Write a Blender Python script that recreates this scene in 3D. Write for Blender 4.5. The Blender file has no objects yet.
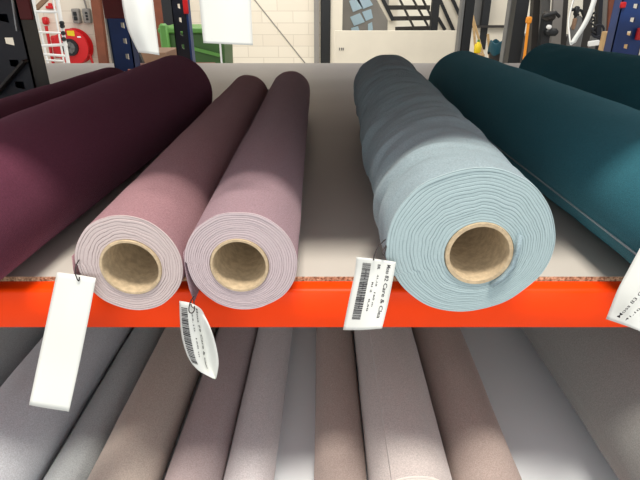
import bpy, math, random
from mathutils import Vector, noise
random.seed(4)
PI = math.pi
col = bpy.context.scene.collection
CAM_Z = 1.2
PITCH = math.radians(25.7)
F = 520.0
SH = CAM_Z - 0.255          # top of the shelf board
SP = 0.325                  # spacing of the levels
LOW = SH - SP

def W(px, py, Y):           # a point of the photograph at the distance Y from the lens
    u = (px - 320) / F; v = (py - 240) / F
    c, s = math.cos(PITCH), math.sin(PITCH)
    dy = c - v * s; dz = -s - v * c
    k = Y / dy
    return Vector((u * k, Y, CAM_Z + dz * k))

# ------------------------------------------------------------------ materials
def lin(c):
    return tuple((x/255/12.92 if x/255 <= 0.04045 else ((x/255+0.055)/1.055)**2.4) for x in c) + (1,)
def mat(name, rgb, rough=0.6, metal=0.0, var=0.0, vscale=8, bump=0.0, bscale=200, sheen=0.0, rgb2=None, spec=0.5, coat=0.0, emit=0):
    m = bpy.data.materials.new(name); m.use_nodes = True
    nt = m.node_tree; b = nt.nodes['Principled BSDF']
    b.inputs['Base Color'].default_value = lin(rgb)
    b.inputs['Roughness'].default_value = rough; b.inputs['Metallic'].default_value = metal
    b.inputs['Specular IOR Level'].default_value = spec
    if coat: b.inputs['Coat Weight'].default_value = coat
    if sheen:
        b.inputs['Sheen Weight'].default_value = sheen; b.inputs['Sheen Roughness'].default_value = 0.4
        b.inputs['Sheen Tint'].default_value = lin([min(255, x+60) for x in rgb])
    if emit:
        b.inputs['Emission Color'].default_value = lin(rgb); b.inputs['Emission Strength'].default_value = emit
    tc = nt.nodes.new('ShaderNodeTexCoord')
    if var or rgb2:
        n = nt.nodes.new('ShaderNodeTexNoise'); n.inputs['Scale'].default_value = vscale; n.inputs['Detail'].default_value = 6
        r = nt.nodes.new('ShaderNodeValToRGB'); r.color_ramp.elements[0].position = 0.35; r.color_ramp.elements[1].position = 0.65
        a = rgb2 or [x*(1-var) for x in rgb]
        r.color_ramp.elements[0].color = lin(a); r.color_ramp.elements[1].color = lin(rgb)
        nt.links.new(tc.outputs['Object'], n.inputs['Vector']); nt.links.new(n.outputs['Fac'], r.inputs[0])
        nt.links.new(r.outputs[0], b.inputs['Base Color'])
    if bump:
        n2 = nt.nodes.new('ShaderNodeTexNoise'); n2.inputs['Scale'].default_value = bscale; n2.inputs['Detail'].default_value = 3
        bp = nt.nodes.new('ShaderNodeBump'); bp.inputs['Strength'].default_value = bump; bp.inputs['Distance'].default_value = 0.002
        nt.links.new(tc.outputs['Object'], n2.inputs['Vector']); nt.links.new(n2.outputs['Fac'], bp.inputs['Height'])
        nt.links.new(bp.outputs[0], b.inputs['Normal'])
    return m
def fabric(name, rgb, sheen=0.25, var=0.12):
    return mat(name, rgb, rough=0.92, var=var, vscale=700, bump=0.35, bscale=1400, sheen=sheen, spec=0.15)
def edge_mat(name, back, pile_shade):
    """cut end of a roll: each layer shows a pale backing and a thin line with contact shade painted into the pile"""
    m = bpy.data.materials.new(name); m.use_nodes = True
    nt = m.node_tree; b = nt.nodes['Principled BSDF']; b.inputs['Roughness'].default_value = 0.95
    b.inputs['Specular IOR Level'].default_value = 0.1
    uv = nt.nodes.new('ShaderNodeUVMap'); uv.uv_map = 'UVMap'
    sp = nt.nodes.new('ShaderNodeSeparateXYZ'); nt.links.new(uv.outputs[0], sp.inputs[0])
    fr = nt.nodes.new('ShaderNodeMath'); fr.operation = 'FRACT'; nt.links.new(sp.outputs[0], fr.inputs[0])
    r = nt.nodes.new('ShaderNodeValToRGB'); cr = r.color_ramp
    cr.elements[0].position = 0.0; cr.elements[0].color = lin(pile_shade)  # layer joint line: contact shade between layers put into the colour
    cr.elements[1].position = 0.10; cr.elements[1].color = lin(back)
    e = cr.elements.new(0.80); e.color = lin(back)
    e = cr.elements.new(1.0); e.color = lin([(p*0.65+q*0.35) for p, q in zip(back, pile_shade)])
    nt.links.new(fr.outputs[0], r.inputs[0])
    tc = nt.nodes.new('ShaderNodeTexCoord'); n = nt.nodes.new('ShaderNodeTexNoise'); n.inputs['Scale'].default_value = 900
    nt.links.new(tc.outputs['Object'], n.inputs['Vector'])
    mx = nt.nodes.new('ShaderNodeMixRGB'); mx.blend_type = 'MULTIPLY'; mx.inputs[0].default_value = 0.2
    nt.links.new(r.outputs[0], mx.inputs[1]); nt.links.new(n.outputs['Fac'], mx.inputs[2])
    br = nt.nodes.new('ShaderNodeBrightContrast'); br.inputs[1].default_value = 0.03
    nt.links.new(mx.outputs[0], br.inputs[0]); nt.links.new(br.outputs[0], b.inputs['Base Color'])
    return m

M = {}
M['board'] = mat('pale_melamine', (202, 198, 190), rough=0.42, var=0.03, vscale=6, bump=0.05, bscale=300, spec=0.4)
M['board2'] = mat('cool_grey_melamine', (242, 248, 252), rough=0.35, var=0.01, vscale=6, spec=0.8)
M['chip'] = mat('chipboard_edge', (214, 186, 150), rough=0.9, rgb2=(120, 88, 62), vscale=420, bump=0.4, bscale=500)
M['orange'] = mat('orange_powder_coat', (253, 68, 0), rough=0.45, var=0.03, vscale=20, spec=0.2, bump=0.03, bscale=700)
M['blue'] = mat('blue_powder_coat', (22, 62, 128), rough=0.4, var=0.1, vscale=10)
M['navy'] = mat('dark_navy_steel', (14, 20, 34), rough=0.35, var=0.2, vscale=14)
M['steel'] = mat('galvanised_steel', (170, 172, 172), rough=0.35, metal=0.9, var=0.15, vscale=40)
M['core'] = mat('cardboard_tube', (192, 172, 140), rough=0.85, var=0.12, vscale=180, bump=0.3, bscale=500)
M['paper'] = mat('white_paper', (208, 211, 206), rough=0.6, spec=0.3)
M['ink'] = mat('black_ink', (46, 44, 48), rough=0.7)
M['string'] = mat('dark_twine', (40, 34, 34), rough=0.6)
M['wall'] = None
M['black'] = mat('black_painted_metal', (22, 25, 27), rough=0.45)
M['grey'] = mat('grey_painted_metal', (112, 112, 110), rough=0.5, var=0.08)
M['dgrey'] = mat('dark_grey_metal', (52, 48, 44), rough=0.5, var=0.1)
M['cream'] = mat('cream_laminate', (232, 224, 205), rough=0.6, var=0.03, vscale=3)
M['white'] = mat('white_enamel', (238, 238, 234), rough=0.4)
M['red'] = mat('red_enamel', (205, 24, 28), rough=0.4)
M['dred'] = mat('dark_red_steel', (110, 28, 28), rough=0.5)
M['yellow'] = mat('yellow_plastic', (232, 205, 30), rough=0.5)
M['green'] = mat('green_plastic', (92, 150, 66), rough=0.45, var=0.12, vscale=3)
M['dgreen'] = mat('dark_green_plastic', (58, 98, 42), rough=0.5, var=0.15, vscale=3)
M['brown'] = mat('brown_stained_timber', (130, 72, 48), rough=0.7, var=0.15, vscale=5)
M['kraft'] = mat('brown_cardboard', (150, 120, 95), rough=0.85, var=0.06)
M['orange2'] = mat('amber_plastic', (240, 150, 30), rough=0.5)
M['wood'] = mat('pale_wood', (200, 165, 115), rough=0.7, var=0.12, vscale=20)
M['bag'] = mat('teal_bin_liner', (24, 78, 92), rough=0.35, bump=0.8, bscale=20)
M['glass_reflection'] = mat('pane_sky_reflection', (176, 205, 220), rough=0.15, spec=0.8)
M['haze'] = mat('grey_plaster', (150, 146, 140), rough=0.8, var=0.06, vscale=1.5)
M['concrete'] = mat('concrete_floor', (190, 188, 182), rough=0.55, var=0.1, vscale=1.5, bump=0.1, bscale=60)
def blockwall():
    m = mat('painted_block_wall', (236, 228, 210), rough=0.7)
    nt = m.node_tree; b = nt.nodes['Principled BSDF']
    tc = nt.nodes.new('ShaderNodeTexCoord'); mp = nt.nodes.new('ShaderNodeMapping'); mp.inputs['Rotation'].default_value = (PI/2, 0, 0)
    br = nt.nodes.new('ShaderNodeTexBrick'); br.inputs['Scale'].default_value = 1
    br.inputs['Brick Width'].default_value = 0.44; br.inputs['Row Height'].default_value = 0.155; br.inputs['Mortar Size'].default_value = 0.006
    br.inputs['Mortar Smooth'].default_value = 0.4
    br.inputs['Color1'].default_value = lin((238, 230, 212)); br.inputs['Color2'].default_value = lin((232, 222, 203)); br.inputs['Mortar'].default_value = lin((216, 206, 187))
    nt.links.new(tc.outputs['Object'], mp.inputs[0]); nt.links.new(mp.outputs[0], br.inputs['Vector']); nt.links.new(br.outputs['Color'], b.inputs['Base Color'])
    return m
M['wall'] = blockwall()

# ------------------------------------------------------------------ mesh helpers
class MB:
    def __init__(s): s.v = []; s.f = []; s.mi = []; s.uv = {}
    def add(s, vs, fs, mi=0):
        n = len(s.v); s.v += [Vector(v) for v in vs]
        for f in fs: s.f.append(tuple(i+n for i in f)); s.mi.append(mi)
        return n
    def box(s, c, d, mi=0, rot=None, bev=0.0):
        x, y, z = [q/2 for q in d]; b = min(bev, x*.9, y*.9, z*.9)
        if b <= 0:
            P = [Vector((i*x, j*y, k*z)) for i in (-1, 1) for j in (-1, 1) for k in (-1, 1)]
            Fc = [(0,1,3,2),(4,6,7,5),(0,4,5,1),(2,3,7,6),(0,2,6,4),(1,5,7,3)]
        else:
            P = []; Fc = []
            idx = {}
            for i in (-1, 1):
                for j in (-1, 1):
                    for k in (-1, 1):
                        for a in range(3):
                            q = [i*(x-b), j*(y-b), k*(z-b)]; q[a] = (i, j, k)[a]*(x, y, z)[a]
                            idx[(i, j, k, a)] = len(P); P.append(Vector(q))
            def q4(a, sgn):
                o = [t for t in range(3) if t != a]; r = []
                for (m_, n_) in ((-1,-1),(1,-1),(1,1),(-1,1)):
                    e = [0, 0, 0]; e[a] = sgn; e[o[0]] = m_; e[o[1]] = n_; r.append(idx[(e[0], e[1], e[2], a)])
                return tuple(r)
            for a in range(3):
                for sg in (-1, 1): Fc.append(q4(a, sg))
            for a in range(3):
                o = [t for t in range(3) if t != a]
                for m_ in (-1, 1):
                    for n_ in (-1, 1):
                        e0 = [0,0,0]; e0[a] = -1; e0[o[0]] = m_; e0[o[1]] = n_; e1 = list(e0); e1[a] = 1
                        Fc.append((idx[(*e0, o[0])], idx[(*e1, o[0])], idx[(*e1, o[1])], idx[(*e0, o[1])]))
            for i in (-1, 1):
                for j in (-1, 1):
                    for k in (-1, 1): Fc.append(tuple(idx[(i, j, k, a)] for a in range(3)))
        if rot is not None: P = [rot @ p for p in P]
        s.add([p + Vector(c) for p in P], Fc, mi); return s
    def bar(s, a, b, w, h=None, mi=0, bev=0.0):      # a square bar from a to b
        a = Vector(a); b = Vector(b); d = b - a; q = d.to_track_quat('Z', 'Y')
        s.box((a+b)/2, (w, h or w, d.length), mi, q.to_matrix(), bev); return s
    def tube(s, pts, r, n=10, mi=0, closed=False):
        pts = [Vector(p) for p in pts]; rings = []; N = len(pts); up = None
        for i, p in enumerate(pts):
            if closed: d = pts[(i+1) % N] - pts[i-1]
            else: d = pts[min(i+1, N-1)] - pts[max(i-1, 0)]
            d.normalize()
            if up is None: up = d.orthogonal().normalized()
            up = (up - d*up.dot(d)).normalized(); sd = d.cross(up)
            rr = r[i] if isinstance(r, (list, tuple)) else r
            rings.append([p + up*math.cos(2*PI*k/n)*rr + sd*math.sin(2*PI*k/n)*rr for k in range(n)])
        vs = [v for R_ in rings for v in R_]; fs = []
        for i in range(N if closed else N-1):
            j = (i+1) % N
            for k in range(n): fs.append((i*n+k, i*n+(k+1) % n, j*n+(k+1) % n, j*n+k))
        if not closed: fs.append(tuple(range(n))[::-1]); fs.append(tuple((N-1)*n+k for k in range(n)))
        s.add(vs, fs, mi); return s
    def prism(s, poly, axis, a, b, mi=0):            # polygon in the two other axes, extruded along axis
        def mk(p, t):
            q = list(p); q.insert(axis, t); return Vector(q)
        n = len(poly); vs = [mk(p, a) for p in poly] + [mk(p, b) for p in poly]
        fs = [tuple(range(n)), tuple(range(n, 2*n))[::-1]] + [(i, (i+1) % n, n+(i+1) % n, n+i) for i in range(n)]
        s.add(vs, fs, mi); return s
    def lathe(s, prof, c, axis='z', n=32, mi=0):     # prof: (radius, height)
        vs = []; fs = []; m = len(prof)
        for r, h in prof:
            for k in range(n):
                a = 2*PI*k/n
                p = (r*math.cos(a), r*math.sin(a), h) if axis == 'z' else (r*math.cos(a), h, r*math.sin(a))
                vs.append(Vector(p) + Vector(c))
        for i in range(m-1):
            for k in range(n): fs.append((i*n+k, i*n+(k+1) % n, (i+1)*n+(k+1) % n, (i+1)*n+k))
        fs.append(tuple(range(n))[::-1]); fs.append(tuple((m-1)*n+k for k in range(n)))
        s.add(vs, fs, mi); return s
    def build(s, name, mats, parent=None, smooth=True, angle=40):
        me = bpy.data.meshes.new(name)
        org = sum(s.v, Vector())/max(1, len(s.v))
        base = Vector((org.x, org.y, min(v.z for v in s.v)))
        if parent is not None: base = Vector(parent['_o'])if '_o' in parent else Vector()
        me.from_pydata([v-base for v in s.v], [], s.f)
        for m in (mats if isinstance(mats, (list, tuple)) else [mats]): me.materials.append(m)
        me.polygons.foreach_set('material_index', s.mi)
        if s.uv:
            ul = me.uv_layers.new(name='UVMap')
            for p in me.polygons:
                if p.index in s.uv:
                    for li, c in zip(p.loop_indices, s.uv[p.index]): ul.data[li].uv = c
        import bmesh
        bm = bmesh.new(); bm.from_mesh(me); bmesh.ops.recalc_face_normals(bm, faces=bm.faces); bm.to_mesh(me); bm.free()
        if smooth:
            me.polygons.foreach_set('use_smooth', [True]*len(me.polygons)); me.set_sharp_from_angle(angle=math.radians(angle))
        o = bpy.data.objects.new(name, me); col.objects.link(o)
        if parent is not None: o.parent = parent
        else: o.location = base
        o['_o'] = tuple(base) if parent is None else tuple(parent['_o'])
        return o
def thing(name, label, cat, loc, group=None):
    o = bpy.data.objects.new(name, None); col.objects.link(o); o.location = loc
    o.empty_display_size = 0.05
    o['label'] = label; o['category'] = cat; o['_o'] = tuple(loc)
    if group: o['group'] = group
    return o
def tag(o, label, cat, group=None):
    o['label'] = label; o['category'] = cat
    if group: o['group'] = group
    return o
def struct(o): o['kind'] = 'structure'; return o

# ------------------------------------------------------------------ the room
struct(MB().box((0, 5, -0.05), (16, 22, 0.1)).build('floor', M['concrete'], smooth=False))
WY = 8.0
xl = -6.5; xr = W(321, 30, WY).x
struct(MB().box(((xl+xr)/2, WY+0.1, 1.75), (xr-xl, 0.2, 3.5)).build('wall_back', M['wall'], smooth=False))
# glazed partition to the right of the black post: low panel, frame, plaster beyond
x1 = W(320, 30, WY).x; x2 = W(331, 30, WY).x
p = MB().box(((x1+x2)/2, WY-0.02, 1.75), (x2-x1-0.02, 0.14, 3.5), bev=0.01)
struct(p.build('trim_1', M['black']))
struct(MB().box((2.0, 12.1, 1.75), (12, 0.2, 3.5)).build('wall_far', M['cream'], smooth=False))

def plate(name, quad, mt, parent=None, th=0.04, Y=None):
    """flat panel of thickness th, outline given in the photograph at distance Y"""
    pts = [W(a, b, Y) for a, b in quad]
    return MB().prism([(q.x, q.z) for q in pts], 1, Y, Y+th).build(name, mt, parent, smooth=False)

# ------------------------------------------------------------------ rack
def beam(z, name, parent):
    y0 = 0.429
    prof = [(y0+0.003, z-0.050), (y0, z-0.047), (y0, z-0.009), (y0+0.0015, z-0.0063), (y0+0.004, z-0.005), (0.4458, z-0.005), (0.4458, z-0.0185), (0.475, z-0.0185), (0.475, z-0.050)]
    m = MB(); m.prism(prof, 0, -1.45, 1.45)
    return m.build(name, M['orange'], parent, angle=50)
def upright(x0, x1, Y, z1, mt, name, parent=None, holes='R', depth=0.07, lip=0.02, lean=0, hz=None, hole_m='steel'):
    """open channel rack post whose front web carries real punched keyholes"""
    m = MB(); w = x1-x0; pitch_ = 0.05; z = 0.0; cx = (x0+x1)/2
    hw = w*0.085
    offs = {'R': [0.20*w], 'C': [0.0], 'B': [-0.25*w, 0.25*w]}[holes]
    # web = vertical strips; strips that carry holes are cut in cells
    xs = [x0]
    for o_ in offs: xs += [cx+o_-hw, cx+o_+hw]
    xs.append(x1); t = 0.004
    for i in range(0, len(xs), 2):
        m.box(((xs[i]+xs[i+1])/2, Y+t/2, z1/2), (xs[i+1]-xs[i], t, z1))
    for o_ in offs:
        a = cx+o_-hw; b = cx+o_+hw; zz = 0.0
        while zz < z1:
            m.box(((a+b)/2, Y+t/2, zz+0.014), (2*hw, t, 0.028)); 
            m.prism([(a, zz+0.028), (b, zz+0.028), (b, zz+0.031), (a, zz+0.036)], 1, Y, Y+t)
            zz += pitch_
    for x in (x0+0.002, x1-0.002): m.box((x, Y+depth/2, z1/2), (0.004, depth, z1))
    for x, sg in ((x0, 1), (x1, -1)): m.box((x+sg*lip/2, Y+depth, z1/2), (lip, 0.004, z1))
    o = m.build(name, mt, parent, smooth=False)
    return o
rack = thing('pallet_rack', 'pallet rack with bright orange front beams and dark blue uprights, holding all the fabric rolls', 'rack', (0, 1.2, 0))
b1 = beam(SH, 'front_beam', rack)
beam(LOW, 'front_beam', rack); beam(SH+SP, 'front_beam', rack)
for z in (SH, LOW, SH+SP):
    MB().box((0, 2.04, z-0.0385), (2.9, 0.05, 0.039)).build('rear_beam', M['orange'], rack, smooth=False)
    MB().box((0, 1.2, z-0.0385), (2.9, 0.05, 0.039)).build('rear_beam', M['orange'], rack, smooth=False)
ux1 = W(34, 80, 1.3).x
upl = upright(ux1-0.125, ux1, 1.3, 2.0, M['navy'], 'upright', rack, 'R'); upl['label'] = 'dark navy upright at the left edge'
za = W(17, 38, 1.33).z; zb_ = W(17, 52, 1.33).z
MB().box((ux1-.05, 1.345, (2+za)/2), (.08, .006, 2-za)).box((ux1-.05, 1.345, zb_/2), (.08, .006, zb_)).build('shade_backing', M['navy'], rack, smooth=False)  # dark sheets added behind the holes so most read as shaded
# lighter foot plate/brace across it
q1 = W(-4, 95, 1.29); q2 = W(26, 60, 1.29)
MB().bar(q1, q2, 0.03, 0.006, bev=0.001).build('brace', M['dgrey'], rack)
MB().bar(W(11, -8, 1.292), W(17, 31, 1.292), 0.005, 0.003).build('edge_strip', M['steel'], rack)
MB().box(W(24, 4, 1.285), (0.03, 0.008, 0.065), bev=0.002).build('beam_connector', M['dred'], rack)
ax0 = W(110, 40, 1.9).x; ax1 = W(131, 40, 1.9).x
upa = upright(ax0, ax1, 1.9, 2.0, M['blue'], 'upright', rack, 'R', depth=0.06); upa['label'] = 'blue upright behind the purple rolls'
c = W(114, 2, 1.885)
MB().box((c.x, 1.89, c.z), (0.078, 0.012, 0.1), bev=0.002).box((c.x+0.03, 1.882, c.z-.02), (0.008, 0.01, 0.04)).build('beam_connector', M['dred'], rack)
for sx in (-1.5, 1.5):
    upright(sx-0.045, sx+0.045, 0.44, 2.0, M['blue'], 'upright', rack, 'C')

def board(z, name, label, mk='board'):
    t = 0.018
    out = [(-1.44, 0.4465), (1.44, 0.4465), (1.44, 2.1), (ax1+0.02, 2.1), (ax1+0.02, 1.88), (ax0-0.02, 1.88), (ax0-0.02, 2.1),
           (-1.44, 2.1), (-1.44, 1.42), (ux1+0.015, 1.42), (ux1+0.015, 1.28), (-1.44, 1.28)]
    m = MB(); m.prism(out, 2, z-t, z)
    m.mi = [0, 0] + [1]*(len(m.f)-2)
    o = m.build(name, [M[mk], M['chip']], smooth=False)
    # cream strip: the lit look of the rear edge painted on
    e = MB().box((0.35, 2.1015, z-t/2), (2.15, 0.003, t)).build('lit_rear_strip', M['cream'], o, smooth=False)
    return tag(o, label, 'shelf')
def fix(o): return o
bd = board(SH, 'shelf_board', 'pale chipboard shelf on the orange beam, under the purple, light blue and teal rolls')
bl = board(LOW, 'shelf_board', 'pale grey shelf board under the lower row of grey and brown rolls', 'board2')
bt = board(SH+SP, 'shelf_board', 'shelf board of the level above, just over the top of the picture')

# ------------------------------------------------------------------ fabric rolls
def roll(name, label, near, far, R, zb, fab, edge, layers=8, core_r=0.0255, core_i=0.0222, core_off=(0, 0), seed=0,
         wrinkle=0.0008, step=0.002, seam=math.radians(200), group=None, wav=0.05, sag=0.0, extra=None, Rf=None, gdep=0.0008, ringw=0.0):
    (xn, yn), (xf, yf) = near, far; Rf = Rf or R
    org = (xn, yn, zb)
    root = thing(name, label, 'fabric roll', org, group)
    ax = Vector((xf-xn, yf-yn, 0)); L = ax.length; ax.normalize(); sd = Vector((ax.y, -ax.x, 0)); up = Vector((0, 0, 1))
    NA = 128; NL = 170 if ringw else 60
    def rad(a, t):
        s_ = ((a - seam) % (2*PI))/(2*PI)
        Rr = R + (Rf-R)*t
        r = Rr*(1 - 0.004) - step*(1-s_)**1.0*0.9
        n1 = noise.noise(Vector((math.cos(a)*1.2, math.sin(a)*1.2, t*4 + seed*7.3)))
        n2 = noise.noise(Vector((math.cos(a)*2.6+9, math.sin(a)*2.6, t*16 + seed*3.1)))
        r += wrinkle*(n1*1.3 + n2*0.8)
        if ringw:
            q = noise.noise(Vector((math.cos(a)*0.9+3, math.sin(a)*0.9, t*30+seed)))
            q2 = noise.noise(Vector((math.cos(a)*1.6+5, math.sin(a)*1.6+a*0.4, t*70+seed)))
            r += ringw*(q+0.45*q2)*(0.22+0.78*max(0, -math.cos(a))) * min(1, t*12)
        if sag: r *= 1 + sag*math.cos(2*a)
        return r
    def centre(t):
        Rr = R + (Rf-R)*t
        return Vector((xn, yn, zb)) + ax*(L*t) + up*(Rr*1.0)
    # body of wound cloth
    m = MB(); vs = []
    lo = {}
    for i in range(NL+1):
        t = i/NL; c = centre(t)
        ring = []
        for k in range(NA):
            a = seam + 2*PI*k/NA + 1e-4; r = rad(a, t)
            ring.append(c + sd*math.cos(a)*r + up*math.sin(a)*r)
        dz = min(q.z for q in ring) - zb
        ring = [q - up*(dz-0.0004) for q in ring]; lo[i] = dz-0.0004
        vs += ring
    fs = []
    for i in range(NL):
        for k in range(NA): fs.append((i*NA+k, i*NA+(k+1) % NA, (i+1)*NA+(k+1) % NA, (i+1)*NA+k))
    m.add(vs, fs)
    cc = centre(0) - up*lo[0]
    m.add([], [])
    # rear cap
    n = m.add([centre(1) - up*lo[NL]], [])
    for k in range(NA): m.f.append((NL*NA+k, NL*NA+(k+1) % NA, n)); m.mi.append(0)
    cloth = m.build('wound_cloth', fab, root)
    # front end: spiral of layers with real grooves
    ko = Vector((0, 0, 0)) + sd*core_off[0] + up*core_off[1]
    m = MB(); sub = 11; NR = layers*sub; NB = 160
    thk = (R-core_r)
    for j in range(NR+1):
        s_ = j/NR
        for k in range(NB):
            a = seam + 2*PI*k/NB
            outer = rad(a+1e-4, 0)
            pr = ko + sd*math.cos(a)*core_r + up*math.sin(a)*core_r
            po = sd*math.cos(a)*outer + up*math.sin(a)*outer
            wv = wav*math.sin(PI*s_)*(noise.noise(Vector((math.cos(a)*2.2, math.sin(a)*2.2, seed+s_*1.6)))*1.4
                 + 0.5*noise.noise(Vector((math.cos(a)*5, math.sin(a)*5, seed+4+s_*2.2))))
            uv_ = 0.35*noise.noise(Vector((s_*layers*0.8, seed*1.3, 2.0)))/layers*math.sin(PI*s_)
            p_ = pr.lerp(po, min(1, max(0, s_+wv*0.6*(1-0.5*s_)+uv_)) if 0 < j < NR else s_)
            ph = s_*layers - (k/NB)
            fr = ph % 1.0
            lay = math.floor(ph)
            gap = gdep*(0.35+1.3*abs(noise.noise(Vector((lay*1.9, seed, 0.3)))))*math.exp(-(min(fr, 1-fr)/0.09)**2)
            off = 0.0004*noise.noise(Vector((lay*3.7+seed, math.cos(a)*0.8, math.sin(a)*0.8))) + 0.00015*noise.noise(Vector((a*9, lay*5.1, seed)))
            dep = (gap + off) if 0 < j < NR else 0.0006
            m.v.append(cc + p_ + ax*(dep - 0.0008 if j < NR else 0))
            m.uv.setdefault('p', []).append(ph+100)
    phs = m.uv.pop('p')
    for j in range(NR):
        for k in range(NB):
            k2 = (k+1) % NB
            m.f.append((j*NB+k, j*NB+k2, (j+1)*NB+k2, (j+1)*NB+k)); m.mi.append(0)
            a0 = phs[j*NB+k]; a1 = phs[(j+1)*NB+k]; d = 1/NB
            m.uv[len(m.f)-1] = [(a0, 0), (a0-d, 0), (a1-d, 1), (a1, 1)]
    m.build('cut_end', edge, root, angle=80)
    # cardboard tube
    m = MB(); n = 64; prof = [(core_r, 0.0), (core_r-0.0006, -0.0022), (core_i+0.0006, -0.0022), (core_i, -0.0012), (core_i, L*0.96)]
    for r, d in prof:
        for k in range(n):
            a = 2*PI*k/n; rr = r*(1+0.012*math.sin(2*a+seed))
            m.v.append(cc + ko + sd*math.cos(a)*rr + up*math.sin(a)*rr + ax*d)
    for i in range(len(prof)-1):
        for k in range(n): m.f.append((i*n+k, i*n+(k+1) % n, (i+1)*n+(k+1) % n, (i+1)*n+k)); m.mi.append(0)
    m.add([], [])
    tb = m.build('core_tube', M['core'], root); 
    root['_cc'] = tuple(cc)
    return root, cc, sd, up, ax, L

def strip_along(root, cc, sd, up, ax, L, pts, name, mt, y0=0.0, t0=0.0, t1=1.0, th=0.0008, wob=0.0015, seed=0):
    """a cloth edge that follows the roll: pts is a cross-section polyline of (side, up) offsets from the centre"""
    m = MB(); N = 50; k = len(pts)
    for i in range(N+1):
        t = t0+(t1-t0)*i/N
        for j, (a, b) in enumerate(pts):
            w = wob*(j/(k-1))*noise.noise(Vector((t*7+seed, j*0.3, seed)))
            m.v.append(cc + sd*(a+w) + up*(b+w*0.4) + ax*(L*t+y0))
    for i in range(N):
        for j in range(k-1): m.f.append((i*k+j, i*k+j+1, (i+1)*k+j+1, (i+1)*k+j)); m.mi.append(0)
    o = m.build(name, mt, root)
    s = o.modifiers.new('thick', 'SOLIDIFY'); s.thickness = th; s.offset = 0
    return o

def cloth(k, rgb, back, **kw):
    M[k] = fabric(k+'_cloth', rgb, **kw)
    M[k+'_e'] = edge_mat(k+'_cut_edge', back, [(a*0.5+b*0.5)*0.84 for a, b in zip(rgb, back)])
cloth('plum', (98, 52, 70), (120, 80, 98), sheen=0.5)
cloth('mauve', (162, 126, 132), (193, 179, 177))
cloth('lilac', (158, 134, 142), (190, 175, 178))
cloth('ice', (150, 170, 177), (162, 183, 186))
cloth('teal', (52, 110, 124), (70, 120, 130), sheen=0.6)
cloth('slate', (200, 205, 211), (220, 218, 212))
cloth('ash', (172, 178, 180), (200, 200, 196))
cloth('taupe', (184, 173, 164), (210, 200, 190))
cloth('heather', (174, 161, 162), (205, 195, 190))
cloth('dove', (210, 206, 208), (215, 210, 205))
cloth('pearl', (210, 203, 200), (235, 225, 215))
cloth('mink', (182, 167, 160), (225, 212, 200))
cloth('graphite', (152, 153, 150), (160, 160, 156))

g1 = None
# upper level
G='fabric rolls on the upper shelf'
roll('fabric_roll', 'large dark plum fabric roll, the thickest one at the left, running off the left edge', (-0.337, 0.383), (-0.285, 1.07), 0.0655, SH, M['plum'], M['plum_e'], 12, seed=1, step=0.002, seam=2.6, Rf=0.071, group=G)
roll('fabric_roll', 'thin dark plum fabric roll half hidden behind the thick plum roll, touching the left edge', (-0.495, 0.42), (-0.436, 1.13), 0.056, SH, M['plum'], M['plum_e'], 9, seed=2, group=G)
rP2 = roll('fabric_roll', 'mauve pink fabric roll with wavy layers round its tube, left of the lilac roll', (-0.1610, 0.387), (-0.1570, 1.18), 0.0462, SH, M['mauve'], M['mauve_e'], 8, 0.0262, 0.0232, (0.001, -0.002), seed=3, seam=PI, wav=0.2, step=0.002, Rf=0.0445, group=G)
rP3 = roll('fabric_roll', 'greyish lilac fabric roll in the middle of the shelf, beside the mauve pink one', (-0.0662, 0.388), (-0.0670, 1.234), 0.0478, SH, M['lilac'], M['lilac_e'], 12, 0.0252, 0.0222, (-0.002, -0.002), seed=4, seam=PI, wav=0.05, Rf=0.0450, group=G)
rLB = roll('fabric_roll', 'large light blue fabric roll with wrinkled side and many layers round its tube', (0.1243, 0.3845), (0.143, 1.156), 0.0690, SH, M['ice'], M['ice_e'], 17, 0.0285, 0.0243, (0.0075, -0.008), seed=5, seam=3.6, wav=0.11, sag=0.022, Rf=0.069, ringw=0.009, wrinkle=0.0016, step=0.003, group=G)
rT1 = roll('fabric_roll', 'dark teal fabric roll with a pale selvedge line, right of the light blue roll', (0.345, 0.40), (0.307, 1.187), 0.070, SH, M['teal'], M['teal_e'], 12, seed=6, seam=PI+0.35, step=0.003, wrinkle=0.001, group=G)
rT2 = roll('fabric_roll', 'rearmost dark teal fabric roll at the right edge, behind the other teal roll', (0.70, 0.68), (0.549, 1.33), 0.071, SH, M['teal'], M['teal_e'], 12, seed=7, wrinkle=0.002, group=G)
# selvedge, loose ends
def arc(R, a0, a1, n=8): return [(R*math.cos(a0+(a1-a0)*i/n), R*math.sin(a0+(a1-a0)*i/n)) for i in range(n+1)]
o = strip_along(*rT1[1:1], root=rT1[0], cc=rT1[1], sd=rT1[2], up=rT1[3], ax=rT1[4], L=rT1[5], pts=arc(0.0706, PI+0.33, PI+0.30, 2), name='selvedge', mt=M['ice'], t1=0.72, wob=0, th=0.001)
o['label'] = 'pale selvedge line'
def kw(r): return dict(root=r[0], cc=r[1], sd=r[2], up=r[3], ax=r[4], L=r[5])
strip_along(**kw(rP3), pts=[(-0.0480, 0.010), (-0.0487, -0.002), (-0.0484, -0.014), (-0.0470, -0.026), (-0.0440, -0.038)], name='loose_edge', mt=M['lilac'], t1=0.95, seed=2)
strip_along(**kw(rP2), pts=[(-0.0470, 0.008), (-0.0482, -0.004), (-0.0485, -0.016), (-0.0478, -0.028), (-0.0455, -0.0335)], name='loose_edge', mt=M['mauve'], t1=0.95, seed=3)
# inner tail of the light blue roll
strip_along(**kw(rLB), pts=[(0.0375, 0.010), (0.0378, -0.004), (0.036, -0.018), (0.030, -0.029), (0.021, -0.037)], name='inner_tail', mt=M['ice'], y0=-0.005, t1=0.03, wob=0, th=0.0035)

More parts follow.
